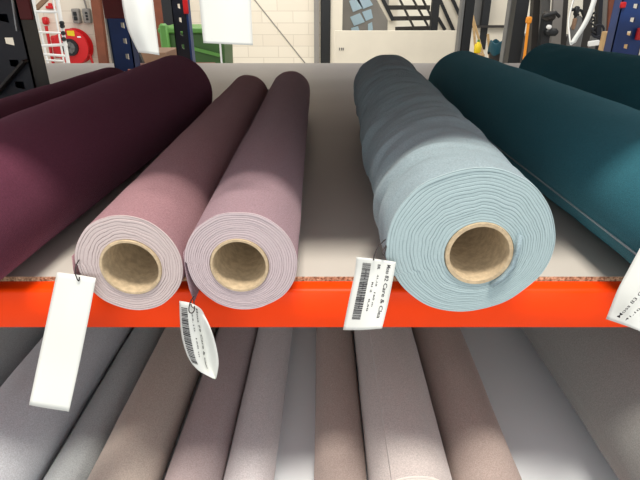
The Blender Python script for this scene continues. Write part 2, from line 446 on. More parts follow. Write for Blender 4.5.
# lower level, from left to right
lows = [
 ('dark grey fabric roll in the lower row at the left edge', (-0.520, 0.40), (-0.492, 1.15), 0.052, 'ash', 8),
 ('blue grey lower fabric roll whose white cut end shows in the bottom left corner', (-0.399, 0.392), (-0.374, 1.17), 0.056, 'slate', 8),
 ('narrow dark grey lower fabric roll just right of the blue grey corner roll', (-0.314, 0.37), (-0.289, 1.15), 0.0295, 'ash', 3),
 ('wide warm taupe fabric roll in the lower row, below the curled tag', (-0.240, 0.36), (-0.2125, 1.17), 0.042, 'taupe', 7),
 ('mauve grey fabric roll in the lower row between the wide taupe and the pale roll', (-0.159, 0.36), (-0.1285, 1.17), 0.035, 'heather', 6),
 ('pale grey fabric roll in the lower row, left of the strip of bare board', (-0.0905, 0.36), (-0.068, 1.17), 0.0315, 'dove', 4),
 ('brown grey fabric roll in the lower row, right of the narrow strip of bare board', (0.026, 0.36), (0.026, 1.17), 0.033, 'mink', 4),
 ('light pinkish grey fabric roll in the lower row with a long side fold', (0.107, 0.402), (0.107, 1.17), 0.051, 'pearl', 8),
 ('brownish fabric roll in the lower row, the last before the wide bare board', (0.2005, 0.408), (0.202, 1.17), 0.042, 'mink', 7),
 ('huge dark grey fabric roll in the lower row at the right edge', (0.445, 0.385), (0.425, 1.17), 0.098, 'graphite', 14),
]
LR = []
for i, (lb, nr, fr, R, k, ly) in enumerate(lows):
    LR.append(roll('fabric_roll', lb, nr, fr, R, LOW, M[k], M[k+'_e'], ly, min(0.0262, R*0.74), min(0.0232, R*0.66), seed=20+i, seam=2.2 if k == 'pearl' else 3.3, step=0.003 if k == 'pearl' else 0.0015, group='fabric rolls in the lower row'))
strip_along(**kw(LR[8]), pts=[(0.0422, 0.0), (0.0430, -0.010), (0.0442, -0.020), (0.049, -0.032), (0.054, -0.0405)], name='loose_edge', mt=M['mink'], seed=6)

# ------------------------------------------------------------------ tags
class Sheet:
    """paper sheet from rows of points, sampled smoothly"""
    def __init__(s, rows): s.rows = [[W(*p) for p in r] for r in rows]
    def _cr(s, P, t):
        n = len(P)-1; x = min(max(t, 0), 1)*n; i = min(int(x), n-1); f = x-i
        p1 = P[i]; p2 = P[i+1]; p0 = P[i-1] if i > 0 else p1*2-p2; p3 = P[i+2] if i+2 <= n else p2*2-p1
        return 0.5*((2*p1)+(p2-p0)*f+(2*p0-5*p1+4*p2-p3)*f*f+(3*p1-p0-3*p2+p3)*f**3)
    def at(s, u, v): return s._cr([s._cr(r, u) for r in s.rows], v)
    def nrm(s, u, v):
        e = 0.01; a = s.at(min(u+e, 1), v)-s.at(max(u-e, 0), v); b = s.at(u, min(v+e, 1))-s.at(u, max(v-e, 0))
        n = a.cross(b).normalized(); return n
def paper_tag(name, label, rows, texts=(), bars=None, nu=12, nv=24, ptm='paper', flip=1):
    S = Sheet(rows); m = MB()
    base = S.at(0.5, 0.0)
    root = thing(name, label, 'tag', S.at(0.5, 1.0), 'paper tags hanging from the rolls')
    for i in range(nv+1):
        for j in range(nu+1): m.v.append(S.at(j/nu, i/nv))
    for i in range(nv):
        for j in range(nu): m.f.append((i*(nu+1)+j, i*(nu+1)+j+1, (i+1)*(nu+1)+j+1, (i+1)*(nu+1)+j)); m.mi.append(0)
    o = m.build('paper', M[ptm], root, angle=180); sm = o.modifiers.new('thick', 'SOLIDIFY'); sm.thickness = 0.0003; sm.offset = 0
    def put(u, v):
        n = S.nrm(u, v)
        if n.y > 0: n = -n
        return S.at(u, v) + n*0.0004
    if bars:
        u0, u1, v0, v1 = bars; rnd = random.Random(name+label); v = v0; m = MB()
        while v < v1:
            w = rnd.choice([0.006, 0.009, 0.015]); vv = min(v+w, v1)
            c = 4; b0 = len(m.v)
            for q in range(c+1):
                u = u0+(u1-u0)*q/c; m.v += [put(u, v), put(u, vv)]
            for q in range(c): m.f.append((b0+2*q, b0+2*q+1, b0+2*q+3, b0+2*q+2)); m.mi.append(0)
            v = vv + rnd.choice([0.005, 0.008])
        m.build('barcode', M['ink'], root, smooth=False)
    for (txt, u0, v0, v1, hgt) in texts:       # text runs down the tag: from v0 to v1, glyph tops towards larger u
        cu = bpy.data.curves.new('t', 'FONT'); cu.body = txt; cu.size = 1; cu.offset = 0.012; cu.resolution_u = 2
        ob = bpy.data.objects.new('t', cu); col.objects.link(ob)
        bpy.context.view_layer.update()
        me = bpy.data.meshes.new_from_object(ob.evaluated_get(bpy.context.evaluated_depsgraph_get()))
        bpy.data.objects.remove(ob); bpy.data.curves.remove(cu)
        xs = [v.co.x for v in me.vertices]; wd = max(xs)-min(xs); x0 = min(xs)
        m = MB()
        m.v = [put(u0 + hgt*v.co.y, v0+(v1-v0)*(v.co.x-x0)/wd) for v in me.vertices]
        m.f = [tuple(pp.vertices) for pp in me.polygons]; m.mi = [0]*len(m.f)
        bpy.data.meshes.remove(me)
        m.build('printed_text', M['ink'], root, smooth=False)
    return root
def string(pts, root, r=0.0005):
    P = [W(*p) for p in pts]; Q = []
    for t in range(33):
        Q.append(Sheet._cr(None, P, t/32))
    return MB().tube(Q, r, 8).build('string', M['string'], root)

Yt = 0.383
t = paper_tag('hang_tag', 'long blank white tag hanging in front of the beam at the left', [
    [(57, 272, Yt+.006), (76, 274.5, Yt), (96, 278, Yt-.004)], [(48, 315, .378), (67, 318, .372), (88, 321, .37)],
    [(38, 362, .366), (58, 365, .362), (78.5, 368, .36)], [(29, 405, .352), (49, 408.5, .350), (69, 411.5, .348)]])
string([(79, 260, .386), (76, 266, .380), (75.5, 274, .378), (78.5, 281, .379), (79.5, 277, .38)], t)
t = paper_tag('hang_tag', 'curled white barcode tag hanging between the mauve and lilac rolls', [
    [(179.5, 301, .376), (186, 302, .370), (193, 304, .368), (200, 308, .372), (203, 312, .378)],
    [(180, 320, .376), (187, 321.5, .370), (195, 323, .370), (203, 325, .376), (210, 327, .368)],
    [(182, 338, .374), (190, 341, .370), (199, 343, .371), (207, 344, .378), (215.5, 344, .366)],
    [(188, 357, .372), (195, 360, .370), (202, 361, .371), (209.5, 362, .377), (218.5, 361, .366)],
    [(198, 370, .37), (202.5, 371, .370), (207, 372, .371), (212, 372.5, .375), (217.5, 372, .367)],
    [(213, 378.5, .37), (213.8, 378.7, .37), (214.6, 378.9, .370), (215.4, 379, .371), (216, 378.5, .369)]],
    texts=[('Moss 79 Care & Clean', 0.58, 0.03, 0.72, 0.07), ('24,10  160 m', 0.43, 0.10, 0.55, 0.05)], bars=(0.08, 0.30, 0.06, 0.66))
string([(194, 296, .384), (190, 303, .368), (189, 311, .364), (192, 313, .364), (194.5, 309, .366), (193.5, 299, .376)], t)
string([(191, 300, .376), (191.5, 306, .365), (195, 309, .364)], t, 0.0004)
t = paper_tag('hang_tag', 'white tag printed with a barcode, hanging at the left foot of the light blue roll', [
    [(356.5, 257, .384), (376, 259, .380), (396, 262, .378)], [(354.5, 274, .384), (373, 276, .378), (393, 279, .375)],
    [(349, 300, .380), (368, 301.5, .372), (388, 304, .372)],
    [(343, 330, .374), (362, 330, .366), (382, 328.5, .364)]],
    texts=[('Moss 82 Care & Clea', 0.80, 0.08, 0.86, 0.13), ('BR', 0.57, 0.1, 0.2, 0.10), ('41,10   160 m', 0.60, 0.30, 0.72, 0.06), ('Rl 2   0,50', 0.50, 0.42, 0.78, 0.06), ('30 04 105 10372', 0.28, 0.22, 0.75, 0.05)], bars=(0.36-0.18, 0.40, 0.10, 0.88))
t.children[2]['_'] = 0
string([(387, 238, .392), (378, 247, .384), (373.5, 259, .376), (374, 259.5, .376)], t)
string([(388, 240, .392), (386, 248, .384), (384, 255, .377), (382.5, 252, .380), (387.5, 243, .388)], t)
t = paper_tag('hang_tag', 'folded white tag with printed lettering at the right edge below the teal roll', [
    [(640, 248, .384), (668, 262, .376), (692, 280, .372)], [(628, 270, .382), (650, 284, .372), (674, 302, .368)],
    [(617, 291, .380), (634, 305, .370), (660, 322, .364)], [(606, 319, .378), (632, 328, .366), (650, 336, .362)]],
    texts=[], bars=None)
# lettering on the right tag runs up the sheet
def right_text(root, txt, p0, p1, h):
    a = W(*p0); b = W(*p1); d = (b-a); L_ = d.length; d.normalize()
    n = Vector((0.0, -1.0, 0.0)); n = (n - d*n.dot(d)).normalized(); u = n.cross(d)*-1
    if u.z < 0: u = -u
    cu = bpy.data.curves.new('t', 'FONT'); cu.body = txt; cu.size = 1; cu.offset = 0.012
    ob = bpy.data.objects.new('t', cu); col.objects.link(ob); bpy.context.view_layer.update()
    me = bpy.data.meshes.new_from_object(ob.evaluated_get(bpy.context.evaluated_depsgraph_get()))
    bpy.data.objects.remove(ob)
    xs = [v.co.x for v in me.vertices]; wd = max(xs)-min(xs)
    m = MB(); m.v = [a + d*(L_*(v.co.x-min(xs))/wd) + u*(h*v.co.y) for v in me.vertices]
    m.f = [tuple(pp.vertices) for pp in me.polygons]; m.mi = [0]*len(m.f)
    m.build('printed_text', M['ink'], root, smooth=False)
right_text(t, 'Moss 83 Care & Clean', (619.5, 318, .3665), (672, 262, .3665), 0.0046)
right_text(t, '41,10  160 m', (626, 321, .3635), (662, 292, .3635), 0.003)
# tags of the rolls on the level above
t = paper_tag('hang_tag', 'blank bluish white tag hanging at the top, in front of the green bin', [
    [(198, -12, .42), (224, -12, .418), (251, -12, .42)], [(200.5, 14, .418), (226, 14, .415), (251.5, 14, .417)], [(203.5, 43, .415), (228, 44.2, .412), (253, 45.3, .414)]])
string([(225, -30, .424), (224, -20, .42), (226, -10, .416), (227, -8, .4155)], t)
t = paper_tag('hang_tag', 'blank cream tag with a bowed left edge hanging into the top left of the picture', [
    [(121, -10, .425), (135, -10, .418), (152, -10, .42)], [(123, 8, .422), (139, 8, .414), (154, 8, .418)], [(128, 30, .420), (142, 30, .412), (156.5, 30, .416)],
    [(138.5, 52.5, .418), (149, 53.5, .412), (159.5, 55.2, .414)]])
string([(137, -30, .424), (136, -20, .42), (138, -10, .416), (139, -6, .4155)], t)
# white paper loop at the right
pts = [(600, -20, .415), (592, 8, .413), (585, 24, .412), (576, 38, .411), (571, 45, .411), (569, 34, .413), (568.5, 20, .416), (573, 0, .42), (579, -20, .424)]
P = [W(*p) for p in pts]; Q = [Sheet._cr(None, P, i/60) for i in range(61)]
m = MB(); wdt = [0.0025]*61
for i, q in enumerate(Q):
    tt = i/60; w = 0.0023 if tt < 0.45 else 0.0009
    m.v += [q+Vector((-w, -0.001, 0)), q+Vector((w, 0.001, 0))]
for i in range(60): m.f.append((2*i, 2*i+1, 2*i+3, 2*i+2)); m.mi.append(0)
o = m.build('paper_loop', M['paper']); s = o.modifiers.new('thick', 'SOLIDIFY'); s.thickness = 0.0005
tag(o, 'white paper loop hanging in a long V into the top right of the picture', 'paper strip')

# ------------------------------------------------------------------ background things
# free rack posts behind
bx0 = W(173.5, 25, 2.25).x; bx1 = W(188, 25, 2.25).x
t = thing('rack_upright', 'dark blue perforated rack post standing before the green bin', 'rack post', ((bx0+bx1)/2, 2.25, 0))
upright(bx0, bx1, 2.25, 2.0, M['navy'], 'post', t, 'C', depth=0.06, lip=0.01)
MB().box((bx1+0.002, 2.27, 1.0), (0.008, 0.05, 2.0)).build('side_flange', M['blue'], t, smooth=False)
MB().box(W(185, 0, 2.24), (0.02, 0.01, 0.1), bev=0.002).build('beam_connector', M['red'], t)
rx0 = W(617, 25, 2.25).x; rx1 = W(646, 25, 2.25).x
t = thing('rack_upright', 'bright blue perforated rack post at the top right edge', 'rack post', ((rx0+rx1)/2, 2.25, 0))
upright(rx0, rx1, 2.25, 2.0, M['blue'], 'post', t, 'C', depth=0.06)
MB().box(W(623, 5, 2.24), (0.022, 0.01, 0.022), bev=0.003).build('locking_pin', M['red'], t)
MB().box(W(640, 34, 2.235), (0.03, 0.012, 0.045), bev=0.003).build('beam_connector', M['red'], t)

# hose reel
Yr = 7.75
def mpp(py, Y): return (W(321, py, Y)-W(320, py, Y)).length
c = W(72, 47, Yr); k = mpp(47, Yr)
reel = thing('fire_hose_reel', 'red fire hose reel with a black hub on the white wall behind the ladder', 'hose reel', (c.x, Yr+.1, c.z-17*k))
R_ = 17*k
MB().lathe([(R_*.3, -0.05), (R_*.98, -0.03), (R_, -0.02), (R_, 0.0), (R_*.97, 0.008), (R_*.3, 0.008)], (c.x, Yr, c.z), 'y', 48).build('front_disc', M['red'], reel)
MB().lathe([(R_*.5, -0.05), (R_*.5, 0.12)], (c.x, Yr+0.01, c.z), 'y', 32).build('drum', M['dred'], reel)
MB().lathe([(R_*.3, 0.13), (R_, 0.14), (R_, 0.155), (R_*.3, 0.155)], (c.x, Yr, c.z), 'y', 48).build('rear_disc', M['red'], reel)
MB().lathe([(R_*.34, -0.075), (R_*.46, -0.075), (R_*.48, -0.04), (R_*.34, -0.04)], (c.x, Yr, c.z), 'y', 32).build('hub_ring', M['black'], reel)
m = MB().lathe([(R_*.1, -0.085), (R_*.3, -0.08), (R_*.34, -0.05)], (c.x, Yr, c.z), 'y', 24)
for a in range(5):
    m.bar((c.x, Yr-.085, c.z), (c.x+R_*.33*math.cos(a*1.257), Yr-.085, c.z+R_*.33*math.sin(a*1.257)), .02, .02)
m.build('hub', M['grey'], reel)
q = W(70.5, 33.5, Yr-.045); MB().box((q.x, Yr-.037, q.z), (0.1, 0.006, 0.07), bev=.002).build('yellow_sticker', M['yellow'], reel)
q = W(79, 37, Yr-.04); MB().box((q.x, Yr-.037, q.z), (0.05, 0.006, 0.02), rot=None).build('white_sticker', M['white'], reel)
q = W(58, 47, Yr+.05); MB().box((q.x, Yr+.15, q.z), (13*k, 0.2, 21*k), bev=.02).build('back_box', M['red'], reel)
MB().tube([(c.x+R_*.85, Yr+.06, c.z-.1), (c.x+R_*1.0, Yr+.06, c.z-.3), (c.x+R_*1.0, Yr+.04, .25)], 0.018, 8).build('hose', M['red'], reel)
# valve with pipe
q = W(44, 21, 7.9)
v = thing('fire_valve', 'red water valve with a thin red pipe, left of the hose reel', 'valve', (q.x, 7.94, .2))
MB().box((q.x, 7.95, q.z), (0.075, 0.1, 0.1), bev=.02).build('valve_body', M['red'], v)
a = W(46, 26, 7.93); b = W(53, 62, 7.93)
MB().tube([a, W(48, 36, 7.93), b, (b.x, 7.93, .1)], 0.022, 8).build('pipe', M['red'], v)
q = W(48.5, 7.5, 7.9)
q.y=7.965
o = MB().box(q, (0.12, 0.07, 0.04), bev=.01).box((q.x, q.y, q.z+.03), (0.05, 0.05, 0.05), bev=.01).build('valve_handle', M['red']); tag(o, 'small red wheel valve on the wall near the top, behind the ladder', 'valve')
# electrical boxes
for px, lb, ex in ((76, 'left grey electrical box on the wall above the hose reel', 0), (86.7, 'right grey electrical box with a cable going up, near the brown post', 1)):
    q = W(px, 16, 7.93)
    t = thing('electrical_box', lb, 'switch box', (q.x, 7.97, q.z-.1), 'switch boxes above the hose reel')
    MB().box((q.x, 7.955, q.z), (0.1, 0.09, 0.19), bev=.012).build('housing', M['haze'], t)
    for dz in (-.04, 0.0, .04) if ex else (0.03, -0.03):
        MB().box((q.x+(.01 if ex else .0), 7.905, q.z+dz), (0.03 if ex else .045, 0.02, 0.025 if ex else .05), bev=.003).build('switch', M['black'], t)
    if ex: MB().tube([(q.x, 7.97, q.z+.09), (q.x-.01, 7.97, q.z+.2), (q.x-.06, 7.97, q.z+.32), (q.x-.06, 7.97, q.z+.6)], 0.012, 8).build('cable', M['haze'], t)
# white tubular ladder trolley
Yl = 5.6
lad = thing('tubular_ladder', 'white tubular metal ladder frame standing before the hose reel', 'ladder', (W(52, 60, Yl).x, Yl, 0))
def vt(px0, py0, px1, py1, Y, r, name='rail', mt='white'):
    a = W(px0, py0, Y); b = W(px1, py1, Y); d = (b-a)/(b.z-a.z)
    lo_ = a + d*(0.02-a.z); hi_ = a + d*(1.7-a.z)
    MB().tube([lo_, hi_], r, 12).build(name, M[mt], lad)
vt(33.5, 0, 40, 64, Yl, 0.017); vt(57.5, 0, 68.5, 64, Yl, 0.019); vt(36, 10, 48, 64, Yl+.35, 0.013); vt(53, 0, 60, 40, Yl+.35, .01)
for (x0, y0, x1, y1, r, dy) in ((34, 11.5, 58, 12, .012, 0), (36, 32, 62, 33, .010, .1), (38, 46, 67, 44.5, .014, 0), (40, 54, 66, 56, .013, .1), (46, 60, 64, 61, .01, .3)):
    MB().tube([W(x0, y0, Yl+dy), W(x1, y1, Yl+dy)], r, 10).build('rung', M['white'], lad)
for (px, py) in ((62.5, 23), (63, 26), (64.5, 39), (64, 33)):
    MB().lathe([(0.02, -0.03), (0.02, 0.0)], W(px, py, Yl-.01), 'y', 12).build('joint_clamp', M['black'], lad)
MB().bar(W(47, -2, Yl+.3), W(36, 9, Yl+.3), .05, .04, bev=.005).build('brace', M['kraft'], lad)
# brown post + grey strip
a = W(96.2, 0, 7.7); b = W(104, 62, 7.7); xm = (a.x+b.x)/2
o = MB().bar(a + (a-b)*1.2, (b.x, b.y, b.z) if False else b+(b-a)*0.28, .09, .12).build('trim_2', M['brown'], smooth=False); struct(o)
a = W(106, 10, 7.8); o = MB().box((a.x+.05, 7.9, 1.75), (.2, .12, 3.5)).build('trim_3', M['grey'], smooth=False); struct(o)
# cartons and brown stuff behind the cream tag
a = W(152, 58, 3.2); o = MB().box((a.x+.0, 3.35, a.z-.02+.0), (0.16, .3, .10), bev=.003); 
o = o.build('carton', M['kraft']); tag(o, 'brown cardboard carton behind the blue post, seen below the cream tag', 'carton')
MB2 = MB().box((a.x, 3.35, (a.z-.07)/2), (0.6, .5, a.z-.07-.002), bev=.01); o = MB2.build('packing_table', M['brown']); tag(o, 'brown packing bench behind the blue post', 'bench')
a2 = W(129, 32, 3.0); b2 = W(145, 70, 3.0); b2 = b2+(b2-a2)*((b2.z-.01)/(a2.z-b2.z))
o = MB().bar(a2, b2, .03, .02).build('leaning_bar', M['black']); tag(o, 'dark slanting bar beside the blue post behind the cream tag', 'bar')
xk = W(162, 20, 7.6); o = MB().box((xk.x, 7.7, 1.75), (.22, .12, 3.5)).build('trim_4', M['brown'], smooth=False); struct(o)
xk = W(168.5, 20, 6.8); t = tag(MB().box((xk.x, 6.9, 1.2), (.16, .1, 2.4), bev=.01).build('dark_post', M['black']), 'black post left of the perforated dark blue rack post', 'post')
# green bin
Yg = 5.2
g = thing('wheeled_bin', 'green plastic wheeled bin with a lid near the wall, beside the dark blue post', 'bin', (W(195, 60, Yg).x, Yg+.3, 0))
p0 = W(189, 28, Yg); p1 = W(226, 62, Yg)
wx = p1.x-p0.x; cxg = (W(162, 40, Yg).x+p1.x)/2; wtot = p1.x-W(162, 40, Yg).x
m = MB(); zt = p0.z-.02
prof = [(-wtot/2+.03, 0.08), (wtot/2-.03, 0.08), (wtot/2, zt-.03), (-wtot/2, zt-.03)]
m.prism([(cxg+a_, b_) for a_, b_ in prof], 1, Yg, Yg+.5); m.build('bin_body', M['dgreen'], g, smooth=False)
lm = MB().box((cxg, Yg+.24, zt), (wtot+.04, .56, .05), bev=.012); lm.build('lid', M['green'], g)
ql = W(166, 45, Yg-.02); MB().box((ql.x, Yg-.03, zt/2+.06), (9*mpp(45, Yg), .05, zt), bev=.02).build('front_panel', M['green'], g)
MB().bar((p1.x-.04, Yg-.01, .1), (p1.x-.04, Yg-.01, zt-.04), .015, .02).build('edge_rib', M['white'], g)
MB().bar((cxg+.0, Yg-.01, zt-.16), (p1.x-.05, Yg-.01, zt-.22), .02, .03).build('handle', M['green'], g)
for s_ in (-1, 1): MB().tube([(cxg+s_*(wtot/2-.02)-.02, Yg+.45, .08), (cxg+s_*(wtot/2-.02)+.02, Yg+.45, .08)], .08, 20).build('wheel', M['black'], g)
# thin slanting conduit on the wall
o = MB().tube([W(250, -6, 7.993), W(309, 68, 7.993), W(312, 72, 7.993)], .007, 8).build('conduit', M['haze']); tag(o, 'thin slanting cable across the white block wall', 'cable')
# pale strip beside the black post
q = W(316.5, 30, 7.95); struct(MB().box((q.x, 7.96, 1.75), (.07, .07, 3.5)).build('trim_5', M['haze'], smooth=False))
# right of the black post: pale jamb, low cream panel
q = W(333, 30, 8.0); struct(MB().box((q.x+.03, 8.0, 1.75), (.2, .1, 3.5)).build('trim_6', M['cream'], smooth=False))
Yp = 6.6; a = W(334.5, 30.5, Yp); b = W(466, 66, Yp)
o = MB().box(((a.x+b.x)/2, Yp+.02, a.z/2+.0), (b.x-a.x, .04, a.z-.004), bev=.003); cp = o.build('low_partition', M['cream'])
tag(cp, 'low cream partition panel behind the shelf, right of the black post', 'partition')
q = W(337, 49, Yp); 
for dx in (0, .025, .045): MB().box((q.x+.03+dx, Yp-.002, q.z), (.012, .006, .03)).build('bracket', M['grey'], cp)
# glazed opening with pane plates: skylight reflection painted in pale blue over grey
Yw = 9.0
gw = thing('glazed_screen', 'window of panes in painted pale blue reflection with grey bars above the low partition', 'window', (W(362, 30, Yw).x, Yw, 0))
a = W(345, -10, Yw); b = W(348, 34, Yw); 
cA = W(347, -6, Yw); cB = W(372, 40, Yw)
MB().box(((cA.x+cB.x)/2+.1, Yw+.1, 1.4), (cB.x-cA.x+.42, .04, 2.8)).build('wall_panel', M['haze'], gw, smooth=False)
rot = [(349, 1, 358, -3, 363, 8, 353, 12), (356, -1, 367, -5, 373, 5, 363, 9), (350, 17, 360, 13, 365, 22, 354, 26), (362, 12, 371, 9, 373, 18, 366, 21), (351, 28, 358, 26, 360, 32, 352, 34), (368, 24, 372, 22, 373, 30, 368, 31)]
for r in rot:
    plate('pane_reflection', [(r[0], r[1]), (r[2], r[3]), (r[4], r[5]), (r[6], r[7])], M['glass_reflection'], gw, .02, Yw+.06)
# slanting white stringer and stair with black rails
Ys = 8.4
st = thing('steel_stair', 'steel stair with black bars and a white slanting stringer above the low partition', 'stairs', (W(415, 30, Ys).x, Ys, 0))
MB().bar(W(375, -8, Ys), W(390, 20, Ys), .12, .06).build('stringer', M['cream'], st, smooth=False)
q = W(392, 30, Ys); MB().box((q.x, Ys+.02, .6), (.13, .06, 1.05)).build('newel', M['cream'], st, smooth=False)
MB().bar(W(378, -10, Ys-.1), W(393, 20, Ys-.1), .05, .05).build('rail', M['black'], st, smooth=False)
for (x0, y0, x1, y1) in ((383, 7.5, 430, 7.5), (391, 18.5, 430, 18), (395, 29, 432, 28)):
    MB().bar(W(x0, y0, Ys), W(x1, y1, Ys), .03, .06).build('step', M['dgrey'], st, smooth=False)
for (x0, y0, x1, y1) in ((398, -4, 416, 32), (410, -6, 428, 26), (420, -6, 434, 22)):
    MB().bar(W(x0, y0, Ys-.12), W(x1, y1, Ys-.12), .03, .03).build('baluster', M['dgrey'], st, smooth=False)
q = W(434.5, 15, 8.0); struct(MB().box((q.x, 8.0, 1.75), (7*mpp(15, 8.0), .12, 3.5)).build('trim_7', M['black'], smooth=False))
# white partition with black diagonal bars
q0 = W(439, 15, 8.6); q1 = W(461, 15, 8.6); wp = struct(MB().box(((q0.x+q1.x)/2, 8.65, 1.75), (q1.x-q0.x+.1, .1, 3.5)).build('wall_right', M['cream'], smooth=False))
for i_, (x0, y0, x1, y1) in enumerate(((439, -2, 459, 43), (450, -6, 462, 20), (438, 18, 445, 30))):
    o = MB().bar(W(x0, y0, 8.575), W(x1, y1, 8.575), .04, .045).build('diagonal_brace', M['black'])
    tag(o, ['long black diagonal bar before the white partition', 'upper black diagonal bar nearest the dark door post', 'short black diagonal bar beside the black post', ''][i_], 'brace', 'diagonal bars before the white partition')
# dark door post
q = W(466, 30, 6.2); struct(MB().box((q.x, 6.2, 1.75), (8.5*mpp(30, 6.2), .12, 3.5)).build('trim_8', M['black'], smooth=False))
q = W(460.5, 30, 6.15); struct(MB().box((q.x, 6.2, 1.75), (2.5*mpp(30, 6.2), .12, 3.5)).build('trim_9', M['grey'], smooth=False))
q0 = W(470, 30, 8.2); q1 = W(516, 30, 8.2)
zs = W(480, 27, 8.2).z
struct(MB().box(((q0.x+q1.x)/2, 8.25, zs/2), (q1.x-q0.x, .1, zs)).build('wall_side', M['cream'], smooth=False))
struct(MB().box(((q0.x+q1.x)/2, 8.18, zs+.01), (q1.x-q0.x, .12, .03)).build('trim_10', M['dgrey'], smooth=False))
q = W(479, 10, 8.3); struct(MB().box((q.x, 8.35, 1.9), (8*mpp(10, 8.3), .04, 3)).build('window_1', M['grey'], smooth=False))
q = W(486.5, 10, 8.2); struct(MB().box((q.x, 8.24, 1.9), (7*mpp(10, 8.2), .1, 3)).build('trim_11', M['black'], smooth=False))
q = W(500.5, 10, 8.3); struct(MB().box((q.x, 8.33, 1.9), (22*mpp(10, 8.3), .04, 3)).build('window_2', M['cream'], smooth=False))
# brooms, yellow bucket
for i_, (x0, y0, x1, y1) in enumerate(((471, 10, 484, 58), (473, 16, 476, 58), (488, 34, 490, 60))):
    a = W(x0, y0, 7.8-.45*i_); b = W(x1, y1, 7.8-.45*i_); b = b+(b-a)*((b.z-.08)/(a.z-b.z))
    t = thing('broom', ['long broom leaning left against the low white wall', 'second broom with an upright handle behind the yellow bottle', 'short broom by the yellow bottle'][i_], 'broom', (b.x, b.y, 0), 'brooms by the low wall')
    MB().tube([a, b], .016, 8).build('handle', M['wood'], t)
    e = b+(b-a).normalized()*.08; MB().box((b.x, b.y, max(.06, b.z-.04)), (.2, .06, .1), bev=.01).build('brush_head', M['kraft'], t)
q = W(478, 46, 7.0); t = thing('spray_bottle', 'bright yellow bottle standing by the brooms', 'bottle', (q.x, 7.0, q.z-.1))
MB().lathe([(.04, -.08), (.045, -.06), (.045, .01), (.02, .04), (.015, .05)], q, 'z', 20).build('bottle_body', M['yellow'], t)
MB().lathe([(.016, .05), (.016, .075)], q, 'z', 16).build('cap', M['green'], t)
o = MB().box((q.x, 7.0, (q.z-.085)/2), (.16, .16, q.z-.087), bev=.01).build('wooden_crate', M['wood']); tag(o, 'pale wooden crate under the yellow bottle', 'crate')
# trash bin with liner
q = W(498, 50, 6.6); r = 8.3*mpp(50, 6.6); t = thing('waste_bin', 'grey waste bin with a teal liner folded over its rim', 'bin', (q.x, 6.6, 0))
zt = W(498, 44.5, 6.6).z
MB().lathe([(r*.8, 0.0), (r*.98, zt-.03), (r*.9, zt-.03)], (q.x, 6.6, 0), 'z', 28).build('bin_body', M['dgrey'], t)
m = MB(); n = 40
for j, (rr, hh) in enumerate(((1.12, -.10), (1.16, -.04), (1.10, .03), (0.98, .035), (0.9, -.05))):
    for k_ in range(n):
        a = 2*PI*k_/n; w = 1+.05*math.sin(5*a+j)+.03*math.sin(11*a)
        m.v.append(Vector((q.x+r*rr*w*math.cos(a), 6.6+r*rr*w*math.sin(a), zt+hh+.02*math.sin(4*a+1))))
for j in range(4):
    for k_ in range(n): m.f.append((j*n+k_, j*n+(k_+1) % n, (j+1)*n+(k_+1) % n, (j+1)*n+k_)); m.mi.append(0)
m.build('liner', M['bag'], t)
# tall dark posts right of the bin
a = W(509.5, 30, 5.0); o = MB().box((a.x, 5.05, 1.25), (5*mpp(30, 5), .1, 2.5), bev=.005).build('steel_post', M['grey']); tag(o, 'grey steel post right of the waste bin', 'post')
a = W(518.5, 30, 4.8); o = MB().box((a.x, 4.85, 1.25), (12.5*mpp(30, 4.8), .12, 2.5), bev=.005).build('steel_post', M['black']); tag(o, 'wide black post between the waste bin and the orange pole', 'post')
# orange pole
a = W(528.8, 20, 4.4); b = W(524.5, 56, 4.4)
t = thing('orange_pole', 'orange pole with a square amber head, right of the wide black post', 'pole', (b.x, b.y, .0))
MB().tube([a, b, (b.x-.01, b.y, .0)], .011, 10).build('shaft', M['orange2'], t); MB().box((a.x+.0, a.y, a.z), (.04, .04, .05), bev=.008).build('head', M['orange2'], t)
# machinery: posts, panels, arms at the right
def vpost(px, w, Y, mt, label, top=2.4, pxb=None):
    a = W(px, 25, Y); b = W(pxb if pxb is not None else px-1.5, 50, Y)
    k_ = mpp(25, Y)
    d = (a-b)/(a.z-b.z)
    m = MB().bar(b+d*(0.0-b.z), b+d*(top-b.z), w*k_, .08); o = m.build('machine_column', M[mt], smooth=False)
    return tag(o, label, 'machine column', 'machine columns at the upper right')
vpost(535, 9, 5.2, 'dgrey', 'broad dark grey column behind the orange pole')
vpost(544, 3, 5.0, 'grey', 'slim grey column between the orange pole and the dark motor')
vpost(556, 5, 4.8, 'haze', 'pale grey column right of the dark motor')
vpost(561.5, 3, 4.85, 'dgrey', 'slim dark column left of the paper loop')
vpost(587, 2.5, 4.9, 'dgrey', 'slim dark column behind the paper loop')
vpost(600, 8, 5.2, 'navy', 'broad blue black column right of the paper loop')
vpost(608, 5, 4.6, 'haze', 'pale metal column left of the bright blue rack post')
vpost(612.5, 2.5, 4.55, 'brown', 'narrow brown column touching the pale metal one')
m = MB(); a = W(549, 16, 4.6); k_ = mpp(16, 4.6)
t = thing('sewing_machine', 'dark grey machine motor head between the slim grey and pale grey columns', 'machine', (a.x, 4.6, 0))
MB().box(a, (11*k_, .1, 9*k_), bev=.02).build('motor_housing', M['dgrey'], t)
MB().tube([a+Vector((-.06, -.05, -.0)), a+Vector((0, -.12, .03)), a+Vector((.06, -.05, .0))], .014, 8).build('arm', M['black'], t)
MB().bar(a+Vector((0, .03, 0)), (a.x, 4.63, 0), .07, .07).build('column', M['black'], t)
MB().box(W(551, 32, 4.58), (12*k_, .1, 7*k_), bev=.02).build('gear_box', M['black'], t)
MB().box(W(549, 27, 4.5), (4*k_, .05, 4*k_), bev=.01).build('plug', M['white'], t)
a = W(577, 10, 4.6)
